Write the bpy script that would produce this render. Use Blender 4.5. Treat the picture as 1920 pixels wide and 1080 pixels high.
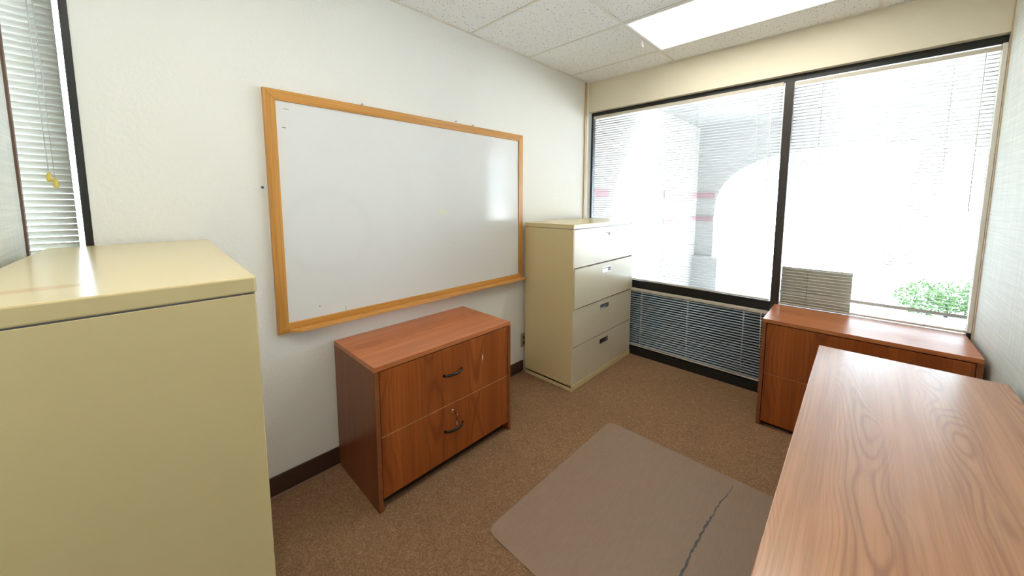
import bpy, bmesh, math, random
from mathutils import Vector, Matrix
for o in list(bpy.data.objects): bpy.data.objects.remove(o)
S = bpy.context.scene
COL = S.collection
PI = math.pi

# ------------------------------------------------------------------ camera
cam_d = bpy.data.cameras.new('camera')
cam = bpy.data.objects.new('camera', cam_d); COL.objects.link(cam)
FPX, PX, PY = 679.24, 955.35, 442.6
CR = Vector((0.7183952, 0.6956346, -0.0009055)); CU = Vector((-0.0682517, 0.0717801, 0.9950826)); CF = Vector((-0.6922789, 0.7148007, -0.0990447))
cam.matrix_world = Matrix(((CR.x, CU.x, -CF.x, 2.0586), (CR.y, CU.y, -CF.y, -3.2676), (CR.z, CU.z, -CF.z, 1.5063), (0, 0, 0, 1)))
cam_d.sensor_fit = 'HORIZONTAL'; cam_d.sensor_width = 36.0
cam_d.lens = 36.0 * FPX / 1920
cam_d.shift_x = (960 - PX) / 1920
cam_d.shift_y = -(540 - PY) / 1920
cam_d.clip_start = 0.02; cam_d.clip_end = 300
S.camera = cam

# ------------------------------------------------------------------ world, sun, exposure
SKY = 6.8
SUN = 37.0
LAMP = 3.6
w = bpy.data.worlds.new('sky'); S.world = w; w.use_nodes = True
nt = w.node_tree; nt.nodes.clear()
wo = nt.nodes.new('ShaderNodeOutputWorld'); bg = nt.nodes.new('ShaderNodeBackground')
bg.inputs[0].default_value = (0.73, 0.87, 1.0, 1); bg.inputs[1].default_value = SKY
nt.links.new(bg.outputs[0], wo.inputs[0])
sd = bpy.data.lights.new('sun', 'SUN'); sd.energy = SUN; sd.angle = 0.01; sd.color = (0.98, 0.985, 1.0)
sun = bpy.data.objects.new('sun', sd); COL.objects.link(sun)
sun.rotation_euler = Vector((-0.25, 0.62, -1.0)).to_track_quat('-Z', 'Y').to_euler()
S.view_settings.view_transform = 'Standard'; S.view_settings.look = 'None'
S.view_settings.exposure = 1.18; S.view_settings.gamma = 1.0; S.view_settings.use_curve_mapping = False
S.cycles.use_denoising = True
S.cycles.max_bounces = 12; S.cycles.diffuse_bounces = 8; S.cycles.transparent_max_bounces = 12
S.cycles.sample_clamp_indirect = 8.0

# ------------------------------------------------------------------ key dimensions (metres)
W = 2.565          # right wall
H = 2.670          # ceiling
YP = -3.535        # partition behind the tall beige cabinet
YB = -5.0          # end of the corridor
ZH = 2.385         # top of the windows
XM = 1.6337        # mullion
R = random.Random(7)

# ------------------------------------------------------------------ material helpers
def new_mat(name):
    m = bpy.data.materials.new(name); m.use_nodes = True
    n = m.node_tree; n.nodes.clear()
    out = n.nodes.new('ShaderNodeOutputMaterial')
    return m, n, out
def principled(n, out, col, rough=.5, metal=0, spec=.5):
    b = n.nodes.new('ShaderNodeBsdfPrincipled')
    b.inputs['Base Color'].default_value = (*col, 1); b.inputs['Roughness'].default_value = rough
    b.inputs['Metallic'].default_value = metal; b.inputs['Specular IOR Level'].default_value = spec
    n.links.new(b.outputs[0], out.inputs[0]); return b
def coords(n, scale=(1, 1, 1), kind='Object'):
    t = n.nodes.new('ShaderNodeTexCoord'); mp = n.nodes.new('ShaderNodeMapping')
    mp.inputs['Scale'].default_value = scale
    n.links.new(t.outputs[kind], mp.inputs['Vector']); return mp.outputs[0]
def noise(n, vec, scale, detail=2, rough=.5, dist=0):
    t = n.nodes.new('ShaderNodeTexNoise'); t.inputs['Scale'].default_value = scale
    t.inputs['Detail'].default_value = detail; t.inputs['Roughness'].default_value = rough; t.inputs['Distortion'].default_value = dist
    n.links.new(vec, t.inputs['Vector']); return t.outputs['Fac']
def ramp(n, fac, stops):
    r = n.nodes.new('ShaderNodeValToRGB'); e = r.color_ramp.elements
    while len(e) > 2: e.remove(e[-1])
    for i, (p, c) in enumerate(stops):
        if i >= 2: e.new(p)
        e[i].position = p; e[i].color = (*c, 1)
    n.links.new(fac, r.inputs[0]); return r.outputs[0]
def math_(n, op, a, b=None, c=None):
    m = n.nodes.new('ShaderNodeMath'); m.operation = op
    for i, v in enumerate((a, b, c)):
        if v is None: continue
        if isinstance(v, (int, float)): m.inputs[i].default_value = v
        else: n.links.new(v, m.inputs[i])
    return m.outputs[0]
def mixc(n, fac, a, b, mode='MIX'):
    m = n.nodes.new('ShaderNodeMix'); m.data_type = 'RGBA'; m.blend_type = mode
    for i, v in ((0, fac), (6, a), (7, b)):
        if isinstance(v, (int, float)): m.inputs[i].default_value = v
        elif isinstance(v, tuple): m.inputs[i].default_value = (*v, 1)
        else: n.links.new(v, m.inputs[i])
    return m.outputs[2]
def bump(n, b, h, strength, dist=.01):
    u = n.nodes.new('ShaderNodeBump'); u.inputs['Strength'].default_value = strength; u.inputs['Distance'].default_value = dist
    n.links.new(h, u.inputs['Height']); n.links.new(u.outputs[0], b.inputs['Normal'])
def plain(name, col, rough=.5, metal=0, var=.06, sc=6, spec=.5, bmp=0, bsc=80):
    m, n, out = new_mat(name); b = principled(n, out, col, rough, metal, spec)
    v = coords(n); f = noise(n, v, sc, 3)
    c = ramp(n, f, [(.25, tuple(x * (1 - var) for x in col)), (.75, tuple(min(1, x * (1 + var)) for x in col))])
    n.links.new(c, b.inputs['Base Color'])
    if bmp: bump(n, b, noise(n, v, bsc, 3), bmp, .004)
    return m
def wood(name, axis, light, mid, dark, rough=.35, stretch=2.0, across=3.2, lines=.6, period=.26, bands=5.0, wob=5.0, face='x', shift=0.0, spec=.5, coat=0):
    """laminate with cathedral figure running along the given local axis; the figure repeats across it"""
    m, n, out = new_mat(name); b = principled(n, out, mid, rough, 0, spec)
    v = coords(n); k = 'xyz'.index(axis)
    sp = n.nodes.new('ShaderNodeSeparateXYZ'); n.links.new(v, sp.inputs[0])
    oth = [i for i in range(3) if i != k]
    xa = math_(n, 'ADD', sp.outputs[oth[0]], sp.outputs[oth[1]])
    sl = [1.3] * 3; sl[k] = .9
    xa = math_(n, 'MULTIPLY_ADD', noise(n, coords(n, tuple(sl)), 1.0, 1), period * .9, xa)
    u = math_(n, 'FRACT', math_(n, 'MULTIPLY_ADD', xa, 1 / period, shift))
    u = math_(n, 'MULTIPLY', math_(n, 'SUBTRACT', u, .5), 2.0)
    u2 = math_(n, 'MULTIPLY', u, u)
    s1 = [across] * 3; s1[k] = stretch
    N1 = noise(n, coords(n, tuple(s1)), 1.0, 1.5, .4)
    s2 = [40.] * 3; s2[k] = 9.
    N2 = noise(n, coords(n, tuple(s2)), 1.0, 2, .5)
    h = math_(n, 'MULTIPLY_ADD', N1, wob * 2, math_(n, 'MULTIPLY', u2, bands))
    h = math_(n, 'MULTIPLY_ADD', N2, .35, h)
    s_ = math_(n, 'SINE', math_(n, 'MULTIPLY', h, 2 * PI))
    s_ = math_(n, 'POWER', math_(n, 'MULTIPLY_ADD', s_, .5, .5), 3.0)
    msk = ramp(n, math_(n, 'ABSOLUTE', u), [(.15, (1, 1, 1)), (.75, (.12, .12, .12))])
    sc2 = [110.0] * 3; sc2[k] = 2.0
    Fb = noise(n, coords(n, tuple(sc2)), 1.0, 3, .6)
    sc3 = [14.0] * 3; sc3[k] = .5
    Bd = noise(n, coords(n, tuple(sc3)), 1.0, 2, .5)
    c = ramp(n, Bd, [(.3, mid), (.72, light)])
    c = mixc(n, .6, c, ramp(n, Fb, [(.38, (.68, .68, .68)), (.6, (1, 1, 1))]), 'MULTIPLY')
    f = math_(n, 'MULTIPLY', math_(n, 'MULTIPLY', s_, lines), msk)
    c = mixc(n, f, c, dark)
    n.links.new(c, b.inputs['Base Color'])
    if coat: b.inputs['Coat Weight'].default_value = coat; b.inputs['Coat Roughness'].default_value = rough; b.inputs['Coat IOR'].default_value = 1.5
    return m

# ------------------------------------------------------------------ materials
M = {}
# painted wall, off white with orange-peel texture
def wallpaint(name, col, b1=.35, sc=55):
    m, n, out = new_mat(name); b = principled(n, out, col, .75)
    v = coords(n); f = noise(n, v, 1.1, 3)
    n.links.new(ramp(n, f, [(.3, tuple(x * .97 for x in col)), (.7, col)]), b.inputs['Base Color'])
    bump(n, b, noise(n, v, sc, 4, .6), b1, .004); return m
M['wall'] = wallpaint('wall_paint', (.80, .79, .755))
M['header'] = wallpaint('header_paint', (.76, .70, .56), .1)
M['white_strip'] = wallpaint('strip_paint', (.82, .79, .72), .1)
def fabric():
    m, n, out = new_mat('vinyl_wallcovering'); b = principled(n, out, (.66, .68, .62), .7)
    f = noise(n, coords(n, (1, 1, 60)), 3, 3); g = noise(n, coords(n, (60, 60, 1)), 3, 3)
    s = math_(n, 'ADD', f, g); c = ramp(n, math_(n, 'MULTIPLY', s, .5), [(.38, (.56, .585, .55)), (.62, (.70, .72, .68))])
    n.links.new(c, b.inputs['Base Color']); bump(n, b, s, .3, .003); return m
M['fabric'] = fabric()
def carpet():
    m, n, out = new_mat('brown_carpet'); b = principled(n, out, (.2, .1, .06), .7, 0, .5)
    v = coords(n)
    a = noise(n, v, 140, 4, .8); w_ = noise(n, v, 34, 5, .7, 2.2); l = noise(n, v, 1.6, 3)
    h = math_(n, 'MULTIPLY_ADD', a, .55, math_(n, 'MULTIPLY', w_, .45))
    c = ramp(n, h, [(.36, (.155, .076, .033)), (.50, (.325, .172, .082)), (.64, (.55, .34, .185))])
    c = mixc(n, .5, c, ramp(n, l, [(.3, (.78, .78, .78)), (.7, (1, 1, 1))]), 'MULTIPLY')
    n.links.new(c, b.inputs['Base Color']); bump(n, b, h, .9, .012); return m
M['carpet'] = carpet()
def tile():
    m, n, out = new_mat('acoustic_tile'); b = principled(n, out, (.7, .68, .63), .9, 0, .2)
    v = coords(n)
    vo = n.nodes.new('ShaderNodeTexVoronoi'); vo.inputs['Scale'].default_value = 52; n.links.new(v, vo.inputs['Vector'])
    g = noise(n, v, 70, 2)
    d = math_(n, 'MULTIPLY_ADD', g, .25, vo.outputs['Distance'])
    c = ramp(n, d, [(.22, (.18, .16, .13)), (.34, (.84, .84, .82))])
    n.links.new(c, b.inputs['Base Color']); bump(n, b, ramp(n, d, [(.12, (0, 0, 0)), (.3, (1, 1, 1))]), .5, .004); return m
M['tile'] = tile()
M['grid'] = plain('grid_paint', (.74, .71, .63), .5)
M['base'] = plain('brown_vinyl_base', (.055, .026, .016), .45)
M['black'] = plain('black_frame', (.012, .013, .013), .35)
M['bronze'] = plain('dark_bronze_frame', (.045, .038, .034), .4, .3)
M['spandrel'] = plain('spandrel_panel', (.02, .06, .10), .25)
M['tan'] = plain('tan_trim', (.55, .40, .22), .5)
M['ptrim'] = plain('partition_end_trim', (.13, .07, .045), .6)
M['slat'] = plain('slat_paint', (.70, .72, .70), .4, 0, .02)
M['slat_blue'] = plain('slat_blue_grey', (.60, .69, .76), .4, 0, .02)  # low-pane slats, bluer than the other blinds
M['slat_left'] = plain('slat_paint_grey', (.74, .75, .70), .4, 0, .02)
M['rail'] = plain('rail_paint', (.60, .55, .46), .4, 0, .03)
M['cord'] = plain('cord', (.52, .54, .56), .7)
M['cordw'] = plain('white_cord', (.85, .87, .9), .7)
M['tassel'] = plain('yellowed_plastic', (.62, .50, .10), .4)
BE = (.67, .55, .30)
def metal_paint():
    m, n, out = new_mat('beige_enamel'); b = principled(n, out, BE, .24)
    v = coords(n)
    bump(n, b, noise(n, v, 220, 2), .03, .001); return m
M['beige'] = metal_paint()
def stained_top():
    m, n, out = new_mat('beige_enamel_stained'); b = principled(n, out, BE, .2)
    v = coords(n)
    sp = n.nodes.new('ShaderNodeSeparateXYZ'); n.links.new(v, sp.inputs[0])
    dx = math_(n, 'MULTIPLY', math_(n, 'SUBTRACT', sp.outputs[0], .145), 26)
    dy = math_(n, 'MULTIPLY', math_(n, 'SUBTRACT', sp.outputs[1], .315), 10)
    r2 = math_(n, 'ADD', math_(n, 'MULTIPLY', dx, dx), math_(n, 'MULTIPLY', dy, dy))
    r2 = math_(n, 'ADD', r2, math_(n, 'MULTIPLY', noise(n, v, 30, 3), .6))
    f = ramp(n, r2, [(.45, (.6, .6, .6)), (.95, (0, 0, 0))])
    n.links.new(mixc(n, f, BE, (.55, .33, .14)), b.inputs['Base Color']); return m
M['beige_top'] = stained_top()
M['greybeige'] = plain('drawer_enamel', (.62, .55, .41), .22, 0, .02)
M['recess'] = plain('recess_dark', (.10, .10, .11), .3)
M['chrome'] = plain('chrome', (.72, .74, .78), .18, 1, .02)
M['olive'] = plain('olive_lock', (.10, .085, .04), .4)
L_, D_, K_ = (.36, .135, .052), (.245, .078, .026), (.10, .030, .012)
M['wood_z'] = wood('cherry_laminate_upright', 'z', (.43, .112, .021), (.31, .071, .0115), (.15, .032, .007), .36, lines=.55, period=.30, bands=6, wob=3)
M['wood_x'] = wood('cherry_laminate_lengthwise', 'x', (.62, .215, .074), (.48, .145, .044), (.22, .065, .02), .34, coat=.2, lines=.25, period=.33)
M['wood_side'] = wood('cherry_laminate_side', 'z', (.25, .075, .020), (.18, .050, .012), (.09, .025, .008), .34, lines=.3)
M['wood_edge'] = wood('cherry_edge_band', 'x', (.30, .10, .032), (.24, .075, .023), (.14, .04, .016), .4, lines=.15)
M['desk_top'] = wood('desk_laminate', 'y', (.52, .25, .118), (.44, .195, .086), (.24, .10, .05), .27, lines=.62, period=.225, bands=8, wob=10, stretch=1.5, across=5.5, shift=.35, spec=.5, coat=.5)
M['desk_body'] = wood('desk_side_laminate', 'z', (.36, .135, .052), (.25, .085, .03), (.10, .03, .012), .4)
M['edge_highlight'] = plain('painted_edge_highlight', (.62, .30, .13), .4)
M['gap'] = plain('shadow_gap', (.02, .012, .008), .8)
M['handle'] = plain('black_handle', (.012, .012, .014), .15)
M['brass'] = plain('brass', (.60, .42, .18), .25, 1)
M['frame_oak'] = {}
for ax in 'yz':
    M['oak_' + ax] = wood('oak_frame_' + ax, ax, (.68, .34, .085), (.56, .255, .05), (.28, .10, .02), .35, lines=.3, period=.11, bands=3, wob=2)
M['oak_tray'] = wood('oak_tray', 'y', (.80, .43, .13), (.70, .34, .085), (.40, .16, .04), .3, lines=.3, period=.05, bands=2, wob=2)
def boardmat():
    m, n, out = new_mat('whiteboard_surface'); b = principled(n, out, (.78, .78, .78), .16)
    v = coords(n); sp = n.nodes.new('ShaderNodeSeparateXYZ'); n.links.new(v, sp.inputs[0])
    # smudged ring left of centre (local y,z measured from the board's lower left corner)
    dy = math_(n, 'SUBTRACT', sp.outputs[1], .27); dz = math_(n, 'SUBTRACT', sp.outputs[2], .50)
    q = n.nodes.new('ShaderNodeMath'); q.operation = 'SQRT'
    n.links.new(math_(n, 'ADD', math_(n, 'MULTIPLY', dy, dy), math_(n, 'MULTIPLY', dz, dz)), q.inputs[0])
    d = math_(n, 'ABSOLUTE', math_(n, 'SUBTRACT', q.outputs[0], .215))
    d = math_(n, 'MULTIPLY_ADD', noise(n, v, 9, 4), .06, d)
    f = ramp(n, d, [(.03, (1, 1, 1)), (.075, (0, 0, 0))])
    f = math_(n, 'MULTIPLY', math_(n, 'MULTIPLY', f, noise(n, v, 7, 4, .7)), .11)
    g = ramp(n, noise(n, v, 2.2, 4), [(.45, (0, 0, 0)), (.7, (.05, .05, .05))])
    c = mixc(n, math_(n, 'ADD', f, g), (.74, .74, .735), (.38, .38, .40))
    n.links.new(c, b.inputs['Base Color'])
    n.links.new(ramp(n, noise(n, v, 4, 3), [(.3, (.09,) * 3), (.7, (.14,) * 3)]), b.inputs['Roughness'])
    return m
M['board'] = boardmat()
M['residue'] = plain('yellow_residue', (.84, .76, .42), .7)
M['pen'] = plain('pen_mark', (.18, .18, .2), .6)
M['blue'] = plain('blue_plastic', (.01, .06, .16), .3)
M['steel'] = plain('steel', (.45, .45, .45), .3, .9)
M['white_plastic'] = plain('white_plastic', (.85, .85, .85), .35)
M['outlet'] = plain('outlet_beige', (.42, .34, .22), .4)
M['card'] = plain('grey_beige_board', (.72, .68, .58), .7, 0, .04)
M['sticker'] = plain('sticker_blue_grey', (.32, .42, .52), .5)
for _n in M['sticker'].node_tree.nodes:
    if _n.type == 'BSDF_PRINCIPLED': _n.inputs['Alpha'].default_value = .3
def glassmat(name, t, tint=(.96, .98, .98)):
    m, n, out = new_mat(name)
    tr = n.nodes.new('ShaderNodeBsdfTransparent'); tr.inputs[0].default_value = (*tint, 1)
    gl = n.nodes.new('ShaderNodeBsdfGlossy'); gl.inputs['Roughness'].default_value = .02
    fr = n.nodes.new('ShaderNodeFresnel'); fr.inputs[0].default_value = 1.35
    mx = n.nodes.new('ShaderNodeMixShader')
    n.links.new(fr.outputs[0], mx.inputs[0]); n.links.new(tr.outputs[0], mx.inputs[1]); n.links.new(gl.outputs[0], mx.inputs[2]); n.links.new(mx.outputs[0], out.inputs[0])
    return m
M['glass'] = glassmat('window_glass', 1)
def matmat():
    m, n, out = new_mat('clear_vinyl_mat'); b = principled(n, out, (.22, .17, .155), .30, 0, .35)
    v = coords(n)
    st = noise(n, coords(n, (18, 3, 1)), 3, 4, .7, 1.5)
    n.links.new(ramp(n, st, [(.3, (.35, .240, .172)), (.75, (.40, .277, .198))]), b.inputs['Base Color'])
    b.inputs['Alpha'].default_value = .75
    n.links.new(ramp(n, noise(n, v, 3, 4), [(.3, (.42,) * 3), (.7, (.5,) * 3)]), b.inputs['Roughness'])
    bump(n, b, noise(n, v, 26, 3, .6, 1), .04, .004); return m
M['mat'] = matmat()
M['crack'] = plain('crack_dark', (.09, .088, .085), .7)
def emis(name, col, s):
    m, n, out = new_mat(name); e = n.nodes.new('ShaderNodeEmission'); e.inputs[0].default_value = (*col, 1); e.inputs[1].default_value = s
    n.links.new(e.outputs[0], out.inputs[0]); return m
M['lamp'] = emis('lit_diffuser', (1.0, .975, .88), LAMP)
M['concrete'] = plain('sunlit_concrete', (.62, .62, .61), .8, 0, .06, 2)
M['stucco'] = plain('stucco', (.285, .268, .255), .9, 0, .06, 3, bmp=.3, bsc=40)
M['band'] = plain('mauve_band', (.26, .15, .165), .8)
M['bark'] = plain('bark', (.085, .065, .06), .9, 0, .4, 14, bmp=.6, bsc=12)
M['leaf'] = plain('leaf', (.10, .20, .05), .5, 0, .4, 9)
M['leaf2'] = plain('tree_leaf', (.16, .24, .09), .5, 0, .4, 3)
M['grass'] = plain('far_ground', (.5, .5, .42), .9, 0, .1, .5)

# ------------------------------------------------------------------ mesh helpers
def box(bm, x0, x1, y0, y1, z0, z1, mi=0):
    vs = [bm.verts.new(p) for p in ((x0, y0, z0), (x1, y0, z0), (x1, y1, z0), (x0, y1, z0), (x0, y0, z1), (x1, y0, z1), (x1, y1, z1), (x0, y1, z1))]
    for f in ((0, 3, 2, 1), (4, 5, 6, 7), (0, 1, 5, 4), (1, 2, 6, 5), (2, 3, 7, 6), (3, 0, 4, 7)):
        fc = bm.faces.new([vs[i] for i in f]); fc.material_index = mi
    return vs
def tube(bm, pts, r, n=8, cap=True, flat=1.0):
    rings = []
    P = [Vector(p) for p in pts]
    for i, p in enumerate(P):
        d = (P[min(i + 1, len(P) - 1)] - P[max(i - 1, 0)]).normalized()
        u = d.cross(Vector((0, 0, 1)));
        if u.length < 1e-3: u = d.cross(Vector((1, 0, 0)))
        u.normalize(); v = d.cross(u)
        rr = r[i] if isinstance(r, (list, tuple)) else r
        rings.append([bm.verts.new(p + u * rr * math.cos(2 * PI * k / n) + v * rr * flat * math.sin(2 * PI * k / n)) for k in range(n)])
    for a, b in zip(rings, rings[1:]):
        for k in range(n):
            f = bm.faces.new((a[k], a[(k + 1) % n], b[(k + 1) % n], b[k])); f.smooth = True
    if cap:
        bm.faces.new(rings[0][::-1]); bm.faces.new(rings[-1])
def cyl(bm, c, axis, r, h, n=20):
    c = Vector(c); a = Vector(axis).normalized()
    tube(bm, [c, c + a * h], r, n)
def prism(bm, outline, to3d, depth):
    """outline: 2-D points; to3d(u,v,w) -> 3-D"""
    A = [bm.verts.new(to3d(u, v, 0)) for u, v in outline]; B = [bm.verts.new(to3d(u, v, depth)) for u, v in outline]
    bm.faces.new(A[::-1]); bm.faces.new(B)
    for i in range(len(A)):
        j = (i + 1) % len(A); bm.faces.new((A[i], A[j], B[j], B[i]))
def obj(name, bm, mats, parent=None, bevel=0, loc=None, smooth=False):
    bmesh.ops.recalc_face_normals(bm, faces=bm.faces)
    me = bpy.data.meshes.new(name); bm.to_mesh(me); bm.free()
    o = bpy.data.objects.new(name, me); COL.objects.link(o)
    for m in (mats if isinstance(mats, list) else [mats]): me.materials.append(m)
    if parent: o.parent = parent
    if loc: o.location = loc
    if bevel:
        b = o.modifiers.new('bevel', 'BEVEL'); b.width = bevel; b.segments = 2; b.limit_method = 'ANGLE'
    return o
def BX(*a):
    bm = bmesh.new(); box(bm, *a); return bm
def thing(name, label, cat, loc=(0, 0, 0), rz=0, group=None):
    o = bpy.data.objects.new(name, None); COL.objects.link(o); o.empty_display_size = .1
    o.location = loc; o.rotation_euler = (0, 0, rz); o['label'] = label; o['category'] = cat
    if group: o['group'] = group
    return o
def tag(o, label, cat, group=None):
    o['label'] = label; o['category'] = cat
    if group: o['group'] = group
    return o
def struct(name, bm, m, parent=None, bevel=0):
    o = obj(name, bm, m, parent, bevel); o['kind'] = 'structure'; return o

# ------------------------------------------------------------------ room shell
struct('floor', BX(-.15, W + .15, YB, .15, -.12, 0), M['carpet'])
# left wall with its window opening (y YP-.3 .. -3.382)
Y1, Y0 = -3.382, -4.6
bm = bmesh.new()
box(bm, -.15, 0, Y1, .15, 0, H + .05); box(bm, -.15, 0, Y0, Y1, ZH, H + .05); box(bm, -.15, 0, Y0, Y1, 0, .06); box(bm, -.15, 0, YB, Y0, 0, H + .05)
struct('wall_left', bm, M['wall'])
struct('wall_right', BX(W, W + .15, YB, .15, 0, H + .05), M['fabric'])
bm = bmesh.new(); box(bm, 0, W, 0, .15, ZH, H + .05)
struct('wall_front', bm, M['header'])
struct('wall_back', BX(-.15, W + .15, YB - .12, YB, 0, H + .05), M['wall'])
struct('wall_partition', BX(.02, 1.25, YP - .07, YP, 0, H), M['fabric'])
struct('trim_1', BX(-.002, .022, YP - .012, YP + .006, 0, H), M['ptrim'])
bm = bmesh.new(); box(bm, 0, .012, -.062, -.030, 0, H); 
struct('trim_2', bm, M['tan'], bevel=.003)
struct('trim_3', BX(0, .012, -.028, 0, 0, H), M['white_strip'])
bm = bmesh.new(); box(bm, 0, .011, -3.05, -1.03 + .05, .012, .105); box(bm, 0, .018, -3.05, -1.0, 0, .012, 0)
struct('baseboard_left', bm, M['base'], bevel=.003)
struct('trim_4', BX(.0115, .026, -3.05, -1.0, 0, .010), plain('carpet_edge', (.30, .19, .13), .9))
struct('baseboard_right', BX(W - .011, W, YB, 0, 0, .105), M['base'])
struct('trim_5', BX(W - .004, W, -.012, .0, .6, H), M['tan'])

# ceiling: tiles with the grid between them; tile slab above, bars below
XL, YS = .8406, -.3153
LX0, LX1, LY0, LY1 = XL, XL + 1.22, YS - .61, YS
bm = bmesh.new()
xs = [-.15, XL, XL + 1.22, W + .15]
ys = [.15, YS] + [YS - .61 * k for k in range(1, 9)]
ys = [y for y in ys if y > YB - .1] + [YB - .12]
def is_lamp(i, j): return i == 1 and j in (1, 5)
for i in range(3):
    for j in range(len(ys) - 1):
        if is_lamp(i, j): continue
        box(bm, xs[i], xs[i + 1], ys[j + 1], ys[j], H, H + .02)
ceil = struct('ceiling', bm, M['tile'])
bm = bmesh.new(); g = .009
for x in (XL, XL + 1.22): box(bm, x - g, x + g, YB, 0, H - .004, H + .001)
for y in ys[1:-1]: box(bm, 0, W, y - g, y + g, H - .003, H + .001)
box(bm, 0, .018, YB, 0, H - .005, H + .001); box(bm, 0, W, -.018, 0, H - .0045, H + .001); box(bm, W - .018, W, YB, 0, H - .005, H + .001)
struct('ceiling_grid', bm, M['grid'], ceil)
roofbm = BX(-1.2, 4.9, YB - .2, 3.95, H + .06, H + .5)  # slab added to keep the sun out of room and porch
tag(obj('sun_block_roof', roofbm, M['stucco']), 'flat roof slab over the office ceiling and arcade porch, added to block the sun', 'roof')['kind'] = 'structure'

def ceiling_light(y, label):
    t = thing('ceiling_light', label, 'ceiling light', (XL + .61, y, H), 0)
    bm = bmesh.new(); a, b, f = .605, .30, .018
    box(bm, -a, a, -b, -b + f, -.006, .05); box(bm, -a, a, b - f, b, -.006, .05)
    box(bm, -a, -a + f, -b + f, b - f, -.006, .05); box(bm, a - f, a, -b + f, b - f, -.006, .05)
    box(bm, -a, a, -b, b, .05, .056)
    obj('light_frame', bm, M['white_plastic'], t, .001)
    obj('diffuser', BX(-a + f, a - f, -b + f, b - f, 0, .006), M['lamp'], t)
    return t
ceiling_light((LY0 + LY1) / 2, 'lit rectangular fluorescent panel light set in the ceiling near the big window')
ceiling_light((LY0 + LY1) / 2 - 2.44, 'added fluorescent fill panel in the ceiling behind the camera, out of view')  # extra lamp added as fill, outside the view

# ------------------------------------------------------------------ windows (black storefront frames)
wn = bpy.data.objects.new('window_1', None); COL.objects.link(wn); wn['kind'] = 'structure'; wn.location = (0, .05, 0)
bm = bmesh.new()
box(bm, .014, W, 0, .045, ZH - .045, ZH); box(bm, .014, W, -.02, .045, 0, .078)
box(bm, .014, .036, 0, .045, .078, ZH - .045); box(bm, W - .018, W, 0, .045, .078, ZH - .045)
obj('window_frame', bm, M['black'], wn, .002)
bm = bmesh.new(); box(bm, XM - .026, XM + .026, -.012, .045, .078, ZH - .045)
obj('mullion', bm, M['bronze'], wn, .002)
bm = bmesh.new(); box(bm, .036, XM - .026, -.004, .045, .665, .738); box(bm, XM + .026, W - .018, .012, .045, .665, .722)
obj('transom_bar', bm, M['black'], wn, .002)
obj('reveal_strip', BX(W - .019, W - .002, -.02, .03, .74, ZH - .045), M['white_strip'], wn)
for a, b in ((.036, XM - .026), (XM + .026, W - .018)):
    obj('window_pane', BX(a, b, .036, .040, .735, ZH - .045), M['glass'], wn)
    obj('spandrel_panel', BX(a, b, .036, .05, .078, .668), M['spandrel'], wn)
wl = bpy.data.objects.new('window_2', None); COL.objects.link(wl); wl['kind'] = 'structure'; wl.location = (0, 0, 0)
bm = bmesh.new()
box(bm, -.15, .003, Y1 - .021, Y1, .06, ZH); box(bm, -.12, .0, Y0, Y1, ZH - .045, ZH); box(bm, -.12, 0, Y0, Y1, .06, .11); box(bm, -.12, 0, Y0, Y0 + .03, .06, ZH)
obj('window_frame', bm, M['black'], wl)
obj('window_pane', BX(-.10, -.094, Y0 + .03, Y1 - .021, .11, ZH - .045), M['glass'], wl)
struct('wall_left_reveal', BX(-.002, .0005, Y1 + .0001, Y1 + .001, 0, .001), M['wall'], wl)

# ------------------------------------------------------------------ mini blinds
def blind(label, L, z0, z1, tilt, ladders, loc, rz, slat, railm, cordm, wand=None, odd=None, pitch=.0222, wandlen=.5, group='mini blinds', sag=0):
    """local x along the blind, y across (room side is -y); z absolute"""
    t = thing('window_blind', label, 'window blind', loc, rz, None)
    bm = bmesh.new(); box(bm, 0, L, -.014, .014, z1 - .026, z1)
    obj('headrail', bm, railm, t, .002)
    bm = bmesh.new(); box(bm, 0, L, -.012, .012, z0, z0 + .012)
    obj('bottom_rail', bm, railm, t, .003)
    bm = bmesh.new(); z = z0 + .024; i = 0
    rr = random.Random(int(L * 1000))
    while z < z1 - .036:
        tl = tilt + rr.uniform(-.02, .02)
        if odd and abs(z - odd) < pitch * .5: tl = 1.15
        n = 4; prev = None
        for k in range(n + 1):
            s = (k / n - .5) * .025; c = .0022 * (1 - (2 * k / n - 1) ** 2)
            yy = s * math.cos(tl) + c * math.sin(tl); zz = -s * math.sin(tl) + c * math.cos(tl)
            cur = (bm.verts.new((.002, yy, z + zz)), bm.verts.new((L - .002, yy, z + zz)))
            if prev:
                f = bm.faces.new((prev[0], prev[1], cur[1], cur[0])); f.smooth = True
            prev = cur
        z += pitch
    so = obj('slats', bm, slat, t)
    sm = so.modifiers.new('thickness', 'SOLIDIFY'); sm.thickness = .0004
    for x in ladders:
        bm = bmesh.new()
        for s in (-.0135, .0135): tube(bm, [(x, s, z0 + .01), (x, s, z1 - .02)], .0013 if cordm is M['cordw'] else .0008, 5)
        z = z0 + .024
        obj('ladder_cord', bm, cordm, t)
    if wand:
        bm = bmesh.new(); tube(bm, [(wand, -.02, z1 - .02), (wand + .004, -.022, z1 - wandlen)], .0022, 6)
        box(bm, wand - .004, wand + .004, -.024, -.012, z1 - .03, z1 - .018)
        obj('tilt_wand', bm, M['white_plastic'], t)
    return t
BY = .047
blind('open white mini blind covering the left pane of the big window', 1.55, .742, 2.345, .10, [.56, .975, 1.40], (.05, BY, 0), 0, M['slat'], M['rail'], M['cord'], wand=1.485, wandlen=1.0)
blind('open white mini blind covering the right pane of the big window', .884, .735, 2.330, .10, [.155, .725], (XM + .028, BY, 0), 0, M['slat'], M['rail'], M['cord'], wand=.83, odd=.822, wandlen=.9)
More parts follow.
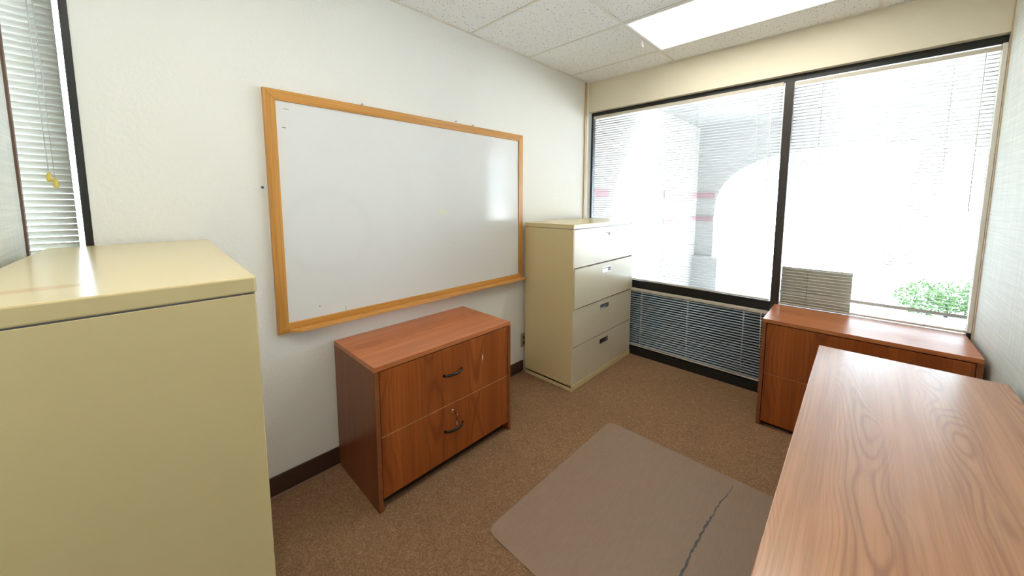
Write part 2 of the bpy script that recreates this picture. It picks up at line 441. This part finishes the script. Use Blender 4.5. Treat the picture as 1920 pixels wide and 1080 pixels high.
blind('grey-blue mini blind on the low pane under the black transom bar', 1.55, .088, .660, -.14, [.56, .975, 1.394], (.05, BY, 0), 0, M['slat_blue'], M['rail'], M['cordw'], wand=1.51, wandlen=.3)
# left window: room side is +x, so local x runs along +y
lb = blind('half-closed mini blind at the far left behind the tall beige cabinet', 1.10, .12, 2.330, 1.05, [.20, .62], (-.035, -3.417 - 1.10, 0), PI / 2, M['slat_left'], M['rail'], M['cord'])
# pull cords with tassels hanging in front of it
bm = bmesh.new()
tube(bm, [(.046, 0, 2.31), (.047, .002, 1.9), (.048, .002, 1.60)], .0013, 6); tube(bm, [(.046, -.012, 2.31), (.047, -.012, 1.9), (.048, -.010, 1.62)], .0013, 6)
pc = obj('pull_cord', bm, M['cord'], lb); pc.location = (1.10 - .040, 0, -.012); pc.rotation_euler = (0, 0, -PI / 2)
for (dy, z) in ((.003, 1.575), (-.010, 1.595)):
    bm = bmesh.new(); tube(bm, [(.048, dy, z + .022), (.048, dy, z + .012), (.048, dy, z - .005), (.048, dy, z - .012)], [.003, .006, .0075, .006], 8)
    o = obj('tassel', bm, M['tassel'], pc)

# board standing behind the right-hand blind
tag(obj('leaning_board', BX(XM + .03, 2.05, BY + .022, BY + .030, .724, 1.012), M['card'], None, .001), 'flat grey-beige board standing behind the right blind at its lower left', 'board')
tag(obj('window_sticker', BX(1.475, 1.56, .0835, .0855, .758, .842), M['sticker'], None), 'small blue-grey square sticker on the left pane beside the mullion', 'sticker')

# ------------------------------------------------------------------ whiteboard
t = thing('whiteboard', 'large whiteboard in an orange oak frame with a pen tray', 'whiteboard', (0, -2.815, .8374))
BWd, BHt, fw = 1.8125, 1.195, .050
obj('board_surface', BX(.004, .014, fw - .01, BWd - fw + .01, fw - .01, BHt - fw + .01), M['board'], t)
def rail(a, b, c, d, name, mat):
    bm = bmesh.new(); prism(bm, [a, b, c, d], lambda u, v, w_: (w_ + .001, u, v), .021); return obj(name, bm, mat, t, .0015)
rail((0, BHt), (BWd, BHt), (BWd - fw, BHt - fw), (fw, BHt - fw), 'frame_rail', M['oak_y'])
rail((0, 0), (fw, fw), (BWd - fw, fw), (BWd, 0), 'frame_rail', M['oak_y'])
rail((0, 0), (0, BHt), (fw, BHt - fw), (fw, fw), 'frame_stile', M['oak_z'])
rail((BWd, 0), (BWd - fw, fw), (BWd - fw, BHt - fw), (BWd, BHt), 'frame_stile', M['oak_z'])
bm = bmesh.new()
n = 8; out = [(.022, fw)]
for k in range(n + 1):
    a = k / n * PI / 2; out.append((.022 + .052 * math.sin(a), fw + .055 * (1 - math.cos(a))))
out += [(.074, BWd - .01), (.022, BWd - .01)]
prism(bm, out, lambda u, v, w_: (u, v, w_ + .004), .012)
tr = obj('pen_tray', bm, M['oak_tray'], t, .002)
obj('tray_lip', BX(.066, .074, fw + .055, BWd - .01, (.016), .021), M['oak_tray'], tr, .001)
bm = bmesh.new(); rr = random.Random(3)
for i in range(6):
    for j in range(4):
        if rr.random() < .62:
            y = .985 + i * .009; z = .576 + j * .009 + rr.uniform(-.002, .002); a = rr.uniform(.0025, .0042); box(bm, .0142, .0148, y - a, y + a, z - a * .8, z + a * .8)
obj('yellow_residue', bm, M['residue'], t)['label'] = 'faint yellow adhesive residue'
for (y, z, dy, dz) in ((.20, .105, .003, .003), (.335, .062, .001, .012), (.095, 1.11, .012, .001), (.082, 1.02, .008, .002), (1.10, .365, .003, .002), (1.67, .056, .001, .01)):
    obj('pen_mark', BX(.0141, .0145, y - dy, y + dy, z - dz, z + dz), M['pen'], t)

for (y, z, lab) in ((-2.34, 2.038, 'small grey screw head above the frame of the whiteboard, the leftmost one'), (-1.683, 2.045, 'small grey screw head above the whiteboard frame, middle of three'), (-1.53, 2.040, 'small grey screw head above the whiteboard frame, the rightmost one')):
    bm = bmesh.new(); cyl(bm, (0, 0, 0), (1, 0, 0), .003, .014, 10); cyl(bm, (.014, 0, 0), (1, 0, 0), .007, .004, 12)
    tag(obj('wall_screw', bm, M['steel'], None, 0, (-.001, y, z)), lab, 'screw', None)
bm = bmesh.new(); cyl(bm, (-.001, 0, 0), (1, 0, 0), .0035, .012, 10); cyl(bm, (.011, 0, 0), (1, 0, 0), .006, .004, 12)
tag(obj('wall_plug', bm, M['blue'], None, 0, (0, -2.838, 1.567)), 'tiny dark blue plug in the white wall left of the whiteboard', 'wall plug')

t = thing('wall_outlet', 'small tan wall outlet plate between the wooden cabinet and the tall file', 'wall outlet', (0, -.968, .285))
obj('cover_plate', BX(0, .006, -.038, .038, -.06, .06), M['outlet'], t, .003)
for z in (-.028, .022): obj('socket', BX(.006, .008, -.016, .016, z - .014, z + .014), M['recess'], t, .002)

t = thing('ceiling_clip', 'small white plastic clip hanging from the ceiling grid beside the light', 'clip', (XL - .022, -.585, H - .004))
bm = bmesh.new(); box(bm, -.008, .008, -.003, .003, -.03, 0); tube(bm, [(0, 0, -.03), (.010, 0, -.04), (.006, 0, -.05), (-.005, 0, -.046)], .0028, 6)
obj('clip_body', bm, M['white_plastic'], t)

# ------------------------------------------------------------------ wooden two-drawer lateral files
def handle_mesh(L=.128, h=.028, r=.0052):
    bm = bmesh.new(); pts = []; rad = []
    for k in range(13):
        s = k / 12 * 2 - 1; pts.append((s * L / 2, -h * (1 - s * s) ** .6 - .001, 0)); rad.append(r * (1.15 if abs(s) > .9 else .95 + .25 * (1 - abs(s))))
    tube(bm, pts, rad, 10, flat=1.35); return bm
def wood_file(label, loc, rz, w, d, h, zsplit, zbot, extras=False, handles=True):
    """front faces local -y"""
    t = thing('lateral_file_cabinet', label, 'file cabinet', loc, rz)
    tt, st = .024, .022
    bm = bmesh.new(); box(bm, 0, w, 0, d, h - tt, h)
    obj('top_panel', bm, M['wood_x'], t, .0015)
    for x in (0, w - st):
        obj('side_panel', BX(x, x + st, .0005, d - .001, 0, h - tt - .0005), M['wood_side'] if x == 0 and extras else M['wood_z'], t, .001)
        obj('edge_band', BX(x + .0003, x + st - .0003, -.0008, .0006, 0, h - tt - .001), M['wood_edge'], t)
    obj('back_panel', BX(st, w - st, d - .02, d - .004, .05, h - tt), M['wood_z'], t)
    obj('base_recess', BX(st, w - st, .05, .065, .0, .06), M['gap'], t)
    obj('carcass_interior', BX(st, w - st, .022, .024, zbot, h - tt), M['gap'], t)
    z1 = h - tt - .006; g = .0035
    for (a, b) in ((zsplit + .002, z1), (zbot, zsplit - .002)):
        dr = obj('drawer', BX(st + g, w - st - g, .0015, .020, a, b), M['wood_z'], t, .001)
        if handles:
            hm = obj('handle', handle_mesh(), M['handle'], dr); hm.location = (w / 2 - .005, .003, (a + (b - a) * .53) if a > zsplit else .228)
            hm['label'] = 'black arched handle'
            if extras: hm.location.z = .555 if a > zsplit else .232
        if a < zsplit: obj('highlight_line', BX(st + g, w - st - g, .0010, .006, b, b + .0015), M['edge_highlight'], dr)  # pale strip paints in the highlight on the lower drawer's top edge
        if extras and a < zsplit:
            bm = bmesh.new(); cyl(bm, (w / 2 - .012, .002, .333), (0, -1, 0), .009, .006, 16)
            obj('lock', bm, M['chrome'], dr)
        if extras and a > zsplit:
            bm = bmesh.new(); out = [(0, .024), (.003, .008), (.003, -.006), (0, -.022), (-.003, -.006), (-.003, .008)]
            prism(bm, out, lambda u, v, q: (w - .238 + u, .0012 - q, .568 + v), .0004)
            box(bm, w - .2395, w - .2365, .0008, .0012, .535, .539)
            obj('scratch', bm, M['white_plastic'], dr)['label'] = 'small white scratch'
    return t
wf = wood_file('cherry wood two-drawer lateral file below the whiteboard with black handles', (.492, -2.5515, 0), PI / 2, .909, .483, .7324, .378, .062, True)
wood_file('cherry wood two-drawer lateral file in front of the window behind the desk', (1.6413, -.442, 0), 0, .9012, .465, .7297, .366, .03, False, False)

# key hanging in the lower lock of the first cabinet
t = thing('cabinet_key', 'small brass key with a short chain in the lock of the wooden file cabinet', 'key', (.505, -2.107, .333), PI / 2)
bm = bmesh.new(); box(bm, -.0011, .0011, -.010, .010, -.0035, .0035); cyl(bm, (-.001, -.016, 0), (1, 0, 0), .0105, .002, 16)
obj('key_blade', bm, M['brass'], t)
bm = bmesh.new()
pts = [(0, -.022, -.004), (.006, -.024, -.016), (.008, -.020, -.028), (.003, -.016, -.040), (.006, -.014, -.052)]
tube(bm, pts, [.002, .0035, .0028, .004, .002], 6)
obj('key_chain', bm, M['brass'], t)
bm = bmesh.new(); box(bm, .002, .009, -.0155, -.0135, -.075, -.052)
obj('key_tag', bm, M['steel'], t)

# ------------------------------------------------------------------ beige steel lateral files
def steel_file(label, loc, rz, w, d, h, splits, top_mat, proud):
    t = thing('steel_file_cabinet', label, 'file cabinet', loc, rz)
    lip = .036
    bm = bmesh.new(); s = .016
    box(bm, 0, s, 0, d, .03, h - lip - .0025); box(bm, w - s, w, 0, d, .03, h - lip - .0025); box(bm, s, w - s, d - .01, d, .03, h - lip - .0025)
    obj('cabinet_body', bm, M['beige'], t, .0015)
    obj('cabinet_top', BX(-.001, w + .001, -.003, d, h - lip, h), top_mat, t, .004)
    obj('seam', BX(.001, w - .001, .002, d - .002, h - lip - .004, h - lip + .001), M['recess'], t)
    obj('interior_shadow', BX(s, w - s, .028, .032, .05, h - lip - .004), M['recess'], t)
    obj('plinth', BX(.0, w, -.004, d, 0, .046), M['beige'], t, .003)
    for i, (a, b) in enumerate(splits):
        y0 = -.002 - proud[i]
        hx, hz, hw, hh = w * .5 - .01, b - .060, .070, .021
        bm = bmesh.new(); x0, x1 = s - .006, w - s + .006
        c = lambda X0, X1, Z0, Z1: box(bm, X0, X1, y0, .020, Z0, Z1)
        c(x0, hx - hw, a, b); c(hx + hw, x1, a, b); c(hx - hw, hx + hw, a, hz - hh); c(hx - hw, hx + hw, hz + hh, b)
        bmesh.ops.remove_doubles(bm, verts=bm.verts, dist=1e-5)
        dr = obj('drawer', bm, M['greybeige'], t)
        bm = bmesh.new(); f = .004
        box(bm, hx - hw, hx + hw, y0 - .002, y0 + .020, hz + hh - f, hz + hh); box(bm, hx - hw, hx + hw, y0 - .002, y0 + .020, hz - hh, hz - hh + f)
        box(bm, hx - hw, hx - hw + f, y0 - .002, y0 + .020, hz - hh, hz + hh); box(bm, hx + hw - f, hx + hw, y0 - .002, y0 + .020, hz - hh, hz + hh)
        box(bm, hx - hw + f, hx + hw * .42, y0 + .002, y0 + .004, hz - hh + f, hz + hh * .45)
        pl = obj('recessed_pull', bm, M['chrome'], dr, .0008); pl['label'] = 'chrome label holder and pull'
        obj('pull_backing', BX(hx - hw, hx + hw, .017, .021, hz - hh, hz + hh), M['recess'], dr)
        obj('pull_latch', BX(hx + hw * .45, hx + hw - f, y0 + .001, y0 + .016, hz - hh + f + .002, hz + hh - f), M['olive'], dr, .001)['label'] = 'dark olive latch'
    return t
fl = [(.050, .349), (.357, .655), (.666, .976), (.985, 1.279)]
steel_file('tall beige four-drawer steel file in the corner between whiteboard and window', (.514, -.9804, 0), PI / 2, .997, .487, 1.3208, fl, M['beige'], (0, 0, .010, 0))
steel_file('tall beige steel file in the near left foreground, seen from its plain end', (1.105, -3.094, 0), PI - .0325, 1.073, .437, 1.339, fl, M['beige_top'], (0, 0, 0, 0))

# ------------------------------------------------------------------ desk
DX0, DX1, DYF, DH = 1.948, 2.5444, -.8245, .75
DL = 1.83
t = thing('desk', 'long light cherry wood desk along the right wall in the foreground', 'desk', ((DX0 + DX1) / 2, DYF - DL / 2, 0))
hw = (DX1 - DX0) / 2; hl = DL / 2
bm = bmesh.new(); box(bm, -hw, hw, -hl, hl, DH - .028, DH)
obj('desk_top', bm, M['desk_top'], t, .003)
for y in (-hl + .03, hl - .055): obj('end_panel', BX(-hw + .03, hw - .01, y, y + .025, 0, DH - .028), M['desk_body'], t, .001)
obj('modesty_panel', BX(hw - .06, hw - .04, -hl + .055, hl - .055, .25, DH - .028), M['desk_body'], t)
ped = obj('pedestal', BX(-hw + .06, hw - .062, -hl + .056, -hl + .45, .03, DH - .030), M['desk_body'], t, .001)
for a, b in ((.05, .33), (.335, .53), (.535, .71)):
    dr = obj('drawer', BX(-hw + .042, -hw + .0598, -hl + .06, -hl + .446, a, b), M['desk_body'], ped, .001)
    hm = obj('handle', handle_mesh(), M['handle'], dr); hm.rotation_euler = (0, 0, -PI / 2); hm.location = (-hw + .042, -hl + .25, (a + b) / 2)

# ------------------------------------------------------------------ chair mat
t = thing('chair_mat', 'translucent grey-brown vinyl chair mat lying on the carpet beside the desk', 'chair mat', (0, 0, 0))
mx0, mx1, my0, my1, r = .925, 2.10, -2.252, -1.118, .05
out = []
for cx, cy, a0 in ((mx1 - r, my1 - r, 0), (mx0 + r, my1 - r, 90), (mx0 + r, my0 + r, 180), (mx1 - r, my0 + r, 270)):
    for k in range(7):
        a = math.radians(a0 + k * 15); out.append((cx + r * math.cos(a), cy + r * math.sin(a)))
bm = bmesh.new(); prism(bm, out, lambda u, v, q: (u, v, .001 + q), .003)
obj('mat_sheet', bm, M['mat'], t, .001)
bm = bmesh.new(); rr = random.Random(5); pts = [(1.672, -1.17), (1.668, -1.25), (1.655, -1.33), (1.650, -1.42), (1.645, -1.52), (1.640, -1.62), (1.636, -1.72), (1.640, -1.84), (1.638, -2.0)]
dense = []
for (a, b), (c, d) in zip(pts, pts[1:]):
    for k in range(6): dense.append((a + (c - a) * k / 6 + rr.uniform(-.003, .003), b + (d - b) * k / 6))
L1, R1 = [], []
for i, (x, y) in enumerate(dense):
    wd = .0010 + .0065 * min(1, i / 26) * rr.uniform(.3, 1); L1.append((x - wd, y)); R1.append((x + wd * .6, y))
prism(bm, L1 + R1[::-1], lambda u, v, q: (u, v, .0042 + q), .0004)
obj('crack', bm, M['crack'], t)['label'] = 'dark ragged crack'

# ------------------------------------------------------------------ outside
gr = obj('ground', BX(-60, 60, -60, 80, -.30, -.125), M['concrete']); gr['kind'] = 'structure'
struct('porch_floor', BX(-.3, 5, .16, 4.1, -.124, -.05), M['concrete'])
def arch_outline(c, half, spring, rise, p, z0, n=28):
    pts = [(c - half, z0), (c - half, spring)]
    for k in range(1, n):
        a = PI - PI * k / n; ca, sa = math.cos(a), math.sin(a)
        pts.append((c + half * math.copysign(abs(ca) ** (2 / p), ca), spring + rise * abs(sa) ** (2 / p)))
    pts += [(c + half, spring), (c + half, z0)]
    return pts
def arch_wall(u0, u1, zt, c, half, spring, rise, p, z0, to3d, th):
    """wall with one arched opening, built as strips"""
    bm = bmesh.new(); A = arch_outline(c, half, spring, rise, p, z0)
    def slab(q): prism(bm, q, to3d, th)
    slab([(u0, z0), (c - half, z0), (c - half, zt), (u0, zt)])
    slab([(c + half, z0), (u1, z0), (u1, zt), (c + half, zt)])
    for (a, b) in zip(A[1:-2], A[2:-1]):
        if abs(a[0] - b[0]) < 1e-5: continue
        slab([a, b, (b[0], zt), (a[0], zt)])
    return bm
XE, YA = -.02, 3.59
ar = thing('arcade', 'pale stucco arcade porch with arched openings beyond the window', 'arcade', (0, 0, 0))
obj('front_arch_wall', arch_wall(XE, 3.95, H + .06, 1.972, 1.707, 1.281, .985, 2.5, -.12, lambda u, v, q: (u, YA + q, v), .30), M['stucco'], ar)
obj('side_arch_wall', arch_wall(.16, YA, H + .06, 1.325, .765, 1.26, .875, 1.9, -.12, lambda u, v, q: (XE - .25 + q, u, v), .25), M['stucco'], ar)
bm = bmesh.new(); box(bm, 3.74, 4.7, YA - .05, YA + .35, -.12, H + .06)
obj('end_pier', bm, M['stucco'], ar)
for (bx0, bx1, by0, by1, z0_, z1_) in ((XE - .02, XE + .28, YA - .025, YA + .02, 1.532, 1.63), (XE - .02, XE + .008, 2.11, YA - .025, 1.532, 1.63), (XE - .02, XE + .008, .17, .50, 1.532, 1.63),
                                       (XE - .02, XE + .28, YA - .025, YA + .02, 1.149, 1.226), (XE - .02, XE + .008, 2.11, YA - .025, 1.149, 1.226)):
    obj('pier_band', BX(bx0, bx1, by0, by1, z0_, z1_), M['band'], ar)['label'] = 'mauve band'
bm = bmesh.new(); box(bm, XE - .3, XE + .40, YA - .12, YA + .35, -.12, .537)
obj('pier_base', bm, M['stucco'], ar, .01)
# low shrub outside the porch
def leaves(bm, c, rad, n, size, rng):
    for _ in range(n):
        while True:
            p = Vector((rng.uniform(-1, 1), rng.uniform(-1, 1), rng.uniform(-1, 1)))
            if .3 < p.length < 1: break
        q = Vector((c[0] + p.x * rad[0], c[1] + p.y * rad[1], c[2] + p.z * rad[2]))
        a = Vector((rng.uniform(-1, 1), rng.uniform(-1, 1), rng.uniform(-1, 1))).normalized(); b = a.orthogonal().normalized()
        s = size * rng.uniform(.6, 1.3)
        vs = [bm.verts.new(q + a * s), bm.verts.new(q + b * s * .4), bm.verts.new(q - a * s), bm.verts.new(q - b * s * .4)]
        bm.faces.new(vs)
def plant(name, label, cat, loc, trunk, crowns, leafm, size, n, seed, cut=-.1):
    rng = random.Random(seed); t = thing(name, label, cat, loc)
    bm = bmesh.new(); tube(bm, [p for p, _ in trunk], [r_ for _, r_ in trunk], 10); 
    obj('trunk' if 'tree' in name else 'stem', bm, M['bark'], t)
    bm = bmesh.new()
    for c, rd in crowns: leaves(bm, c, rd, n, size, rng)
    obj('foliage', bm, leafm, t)
    return t
plant('shrub', 'low green leafy shrub outside, seen at the bottom right of the window', 'shrub', (3.0, 4.45, -.12),
      [((0, 0, 0), .02), ((.02, 0, .3), .01)], [((-.22, 0, .24), (.3, .28, .26)), ((.10, 0, .30), (.3, .28, .24)), ((.42, .05, .24), (.34, .3, .26))], M['leaf'], .035, 620, 11)
plant('leaning_tree', 'leaning tree trunk outside, seen through the right pane', 'tree', (2.78, 10, -.13),
      [((0, 0, 0), .30), ((.14, 0, .7), .25), ((.30, 0, 1.6), .23), ((.42, 0, 2.6), .22), ((.50, 0, 4.2), .18)], [((.5, 0, 5.2), (2, 2, 1.2))], M['leaf2'], .12, 700, 12)
plant('leafy_tree', 'slim leafy tree far outside, left of the leaning trunk', 'tree', (-.6, 17, -.13),
      [((0, 0, 0), .12), ((.05, 0, 1.4), .10), ((.0, 0, 2.6), .07)], [((-1.2, 0, 2.4), (1.5, 1.2, .7)), ((.6, 0, 3.0), (1.4, 1.2, .8))], M['leaf2'], .11, 420, 13)
plant('leafy_tree', 'bushy tree far outside at the right edge of the window', 'tree', (5.6, 15, -.13),
      [((0, 0, 0), .12), ((.05, 0, 1.2), .10), ((.0, 0, 2.0), .07)], [((0, 0, 2.2), (1.1, 1.1, 1.3))], M['leaf2'], .11, 700, 14)
plant('leafy_tree', 'pale leafy tree beyond the small side arch', 'tree', (-5.2, 6.2, -.13),
      [((0, 0, 0), .10), ((.05, 0, 1.4), .08), ((.0, 0, 2.4), .06)], [((0, 0, 2.6), (1.0, 1.0, 1.1))], M['leaf2'], .10, 500, 15)

# ------------------------------------------------------------------ repeats carry a group
for o in bpy.data.objects:
    k = o.name.split('.')[0]
    if o.parent is None and 'label' in o:
        g = {'wall_screw': 'screw heads above the whiteboard', 'window_blind': 'mini blinds on the windows', 'ceiling_light': 'fluorescent ceiling lights', 'leafy_tree': 'trees far outside the window', 'steel_file_cabinet': 'beige steel file cabinets', 'lateral_file_cabinet': 'cherry wood file cabinets'}.get(k)
        if g: o['group'] = g
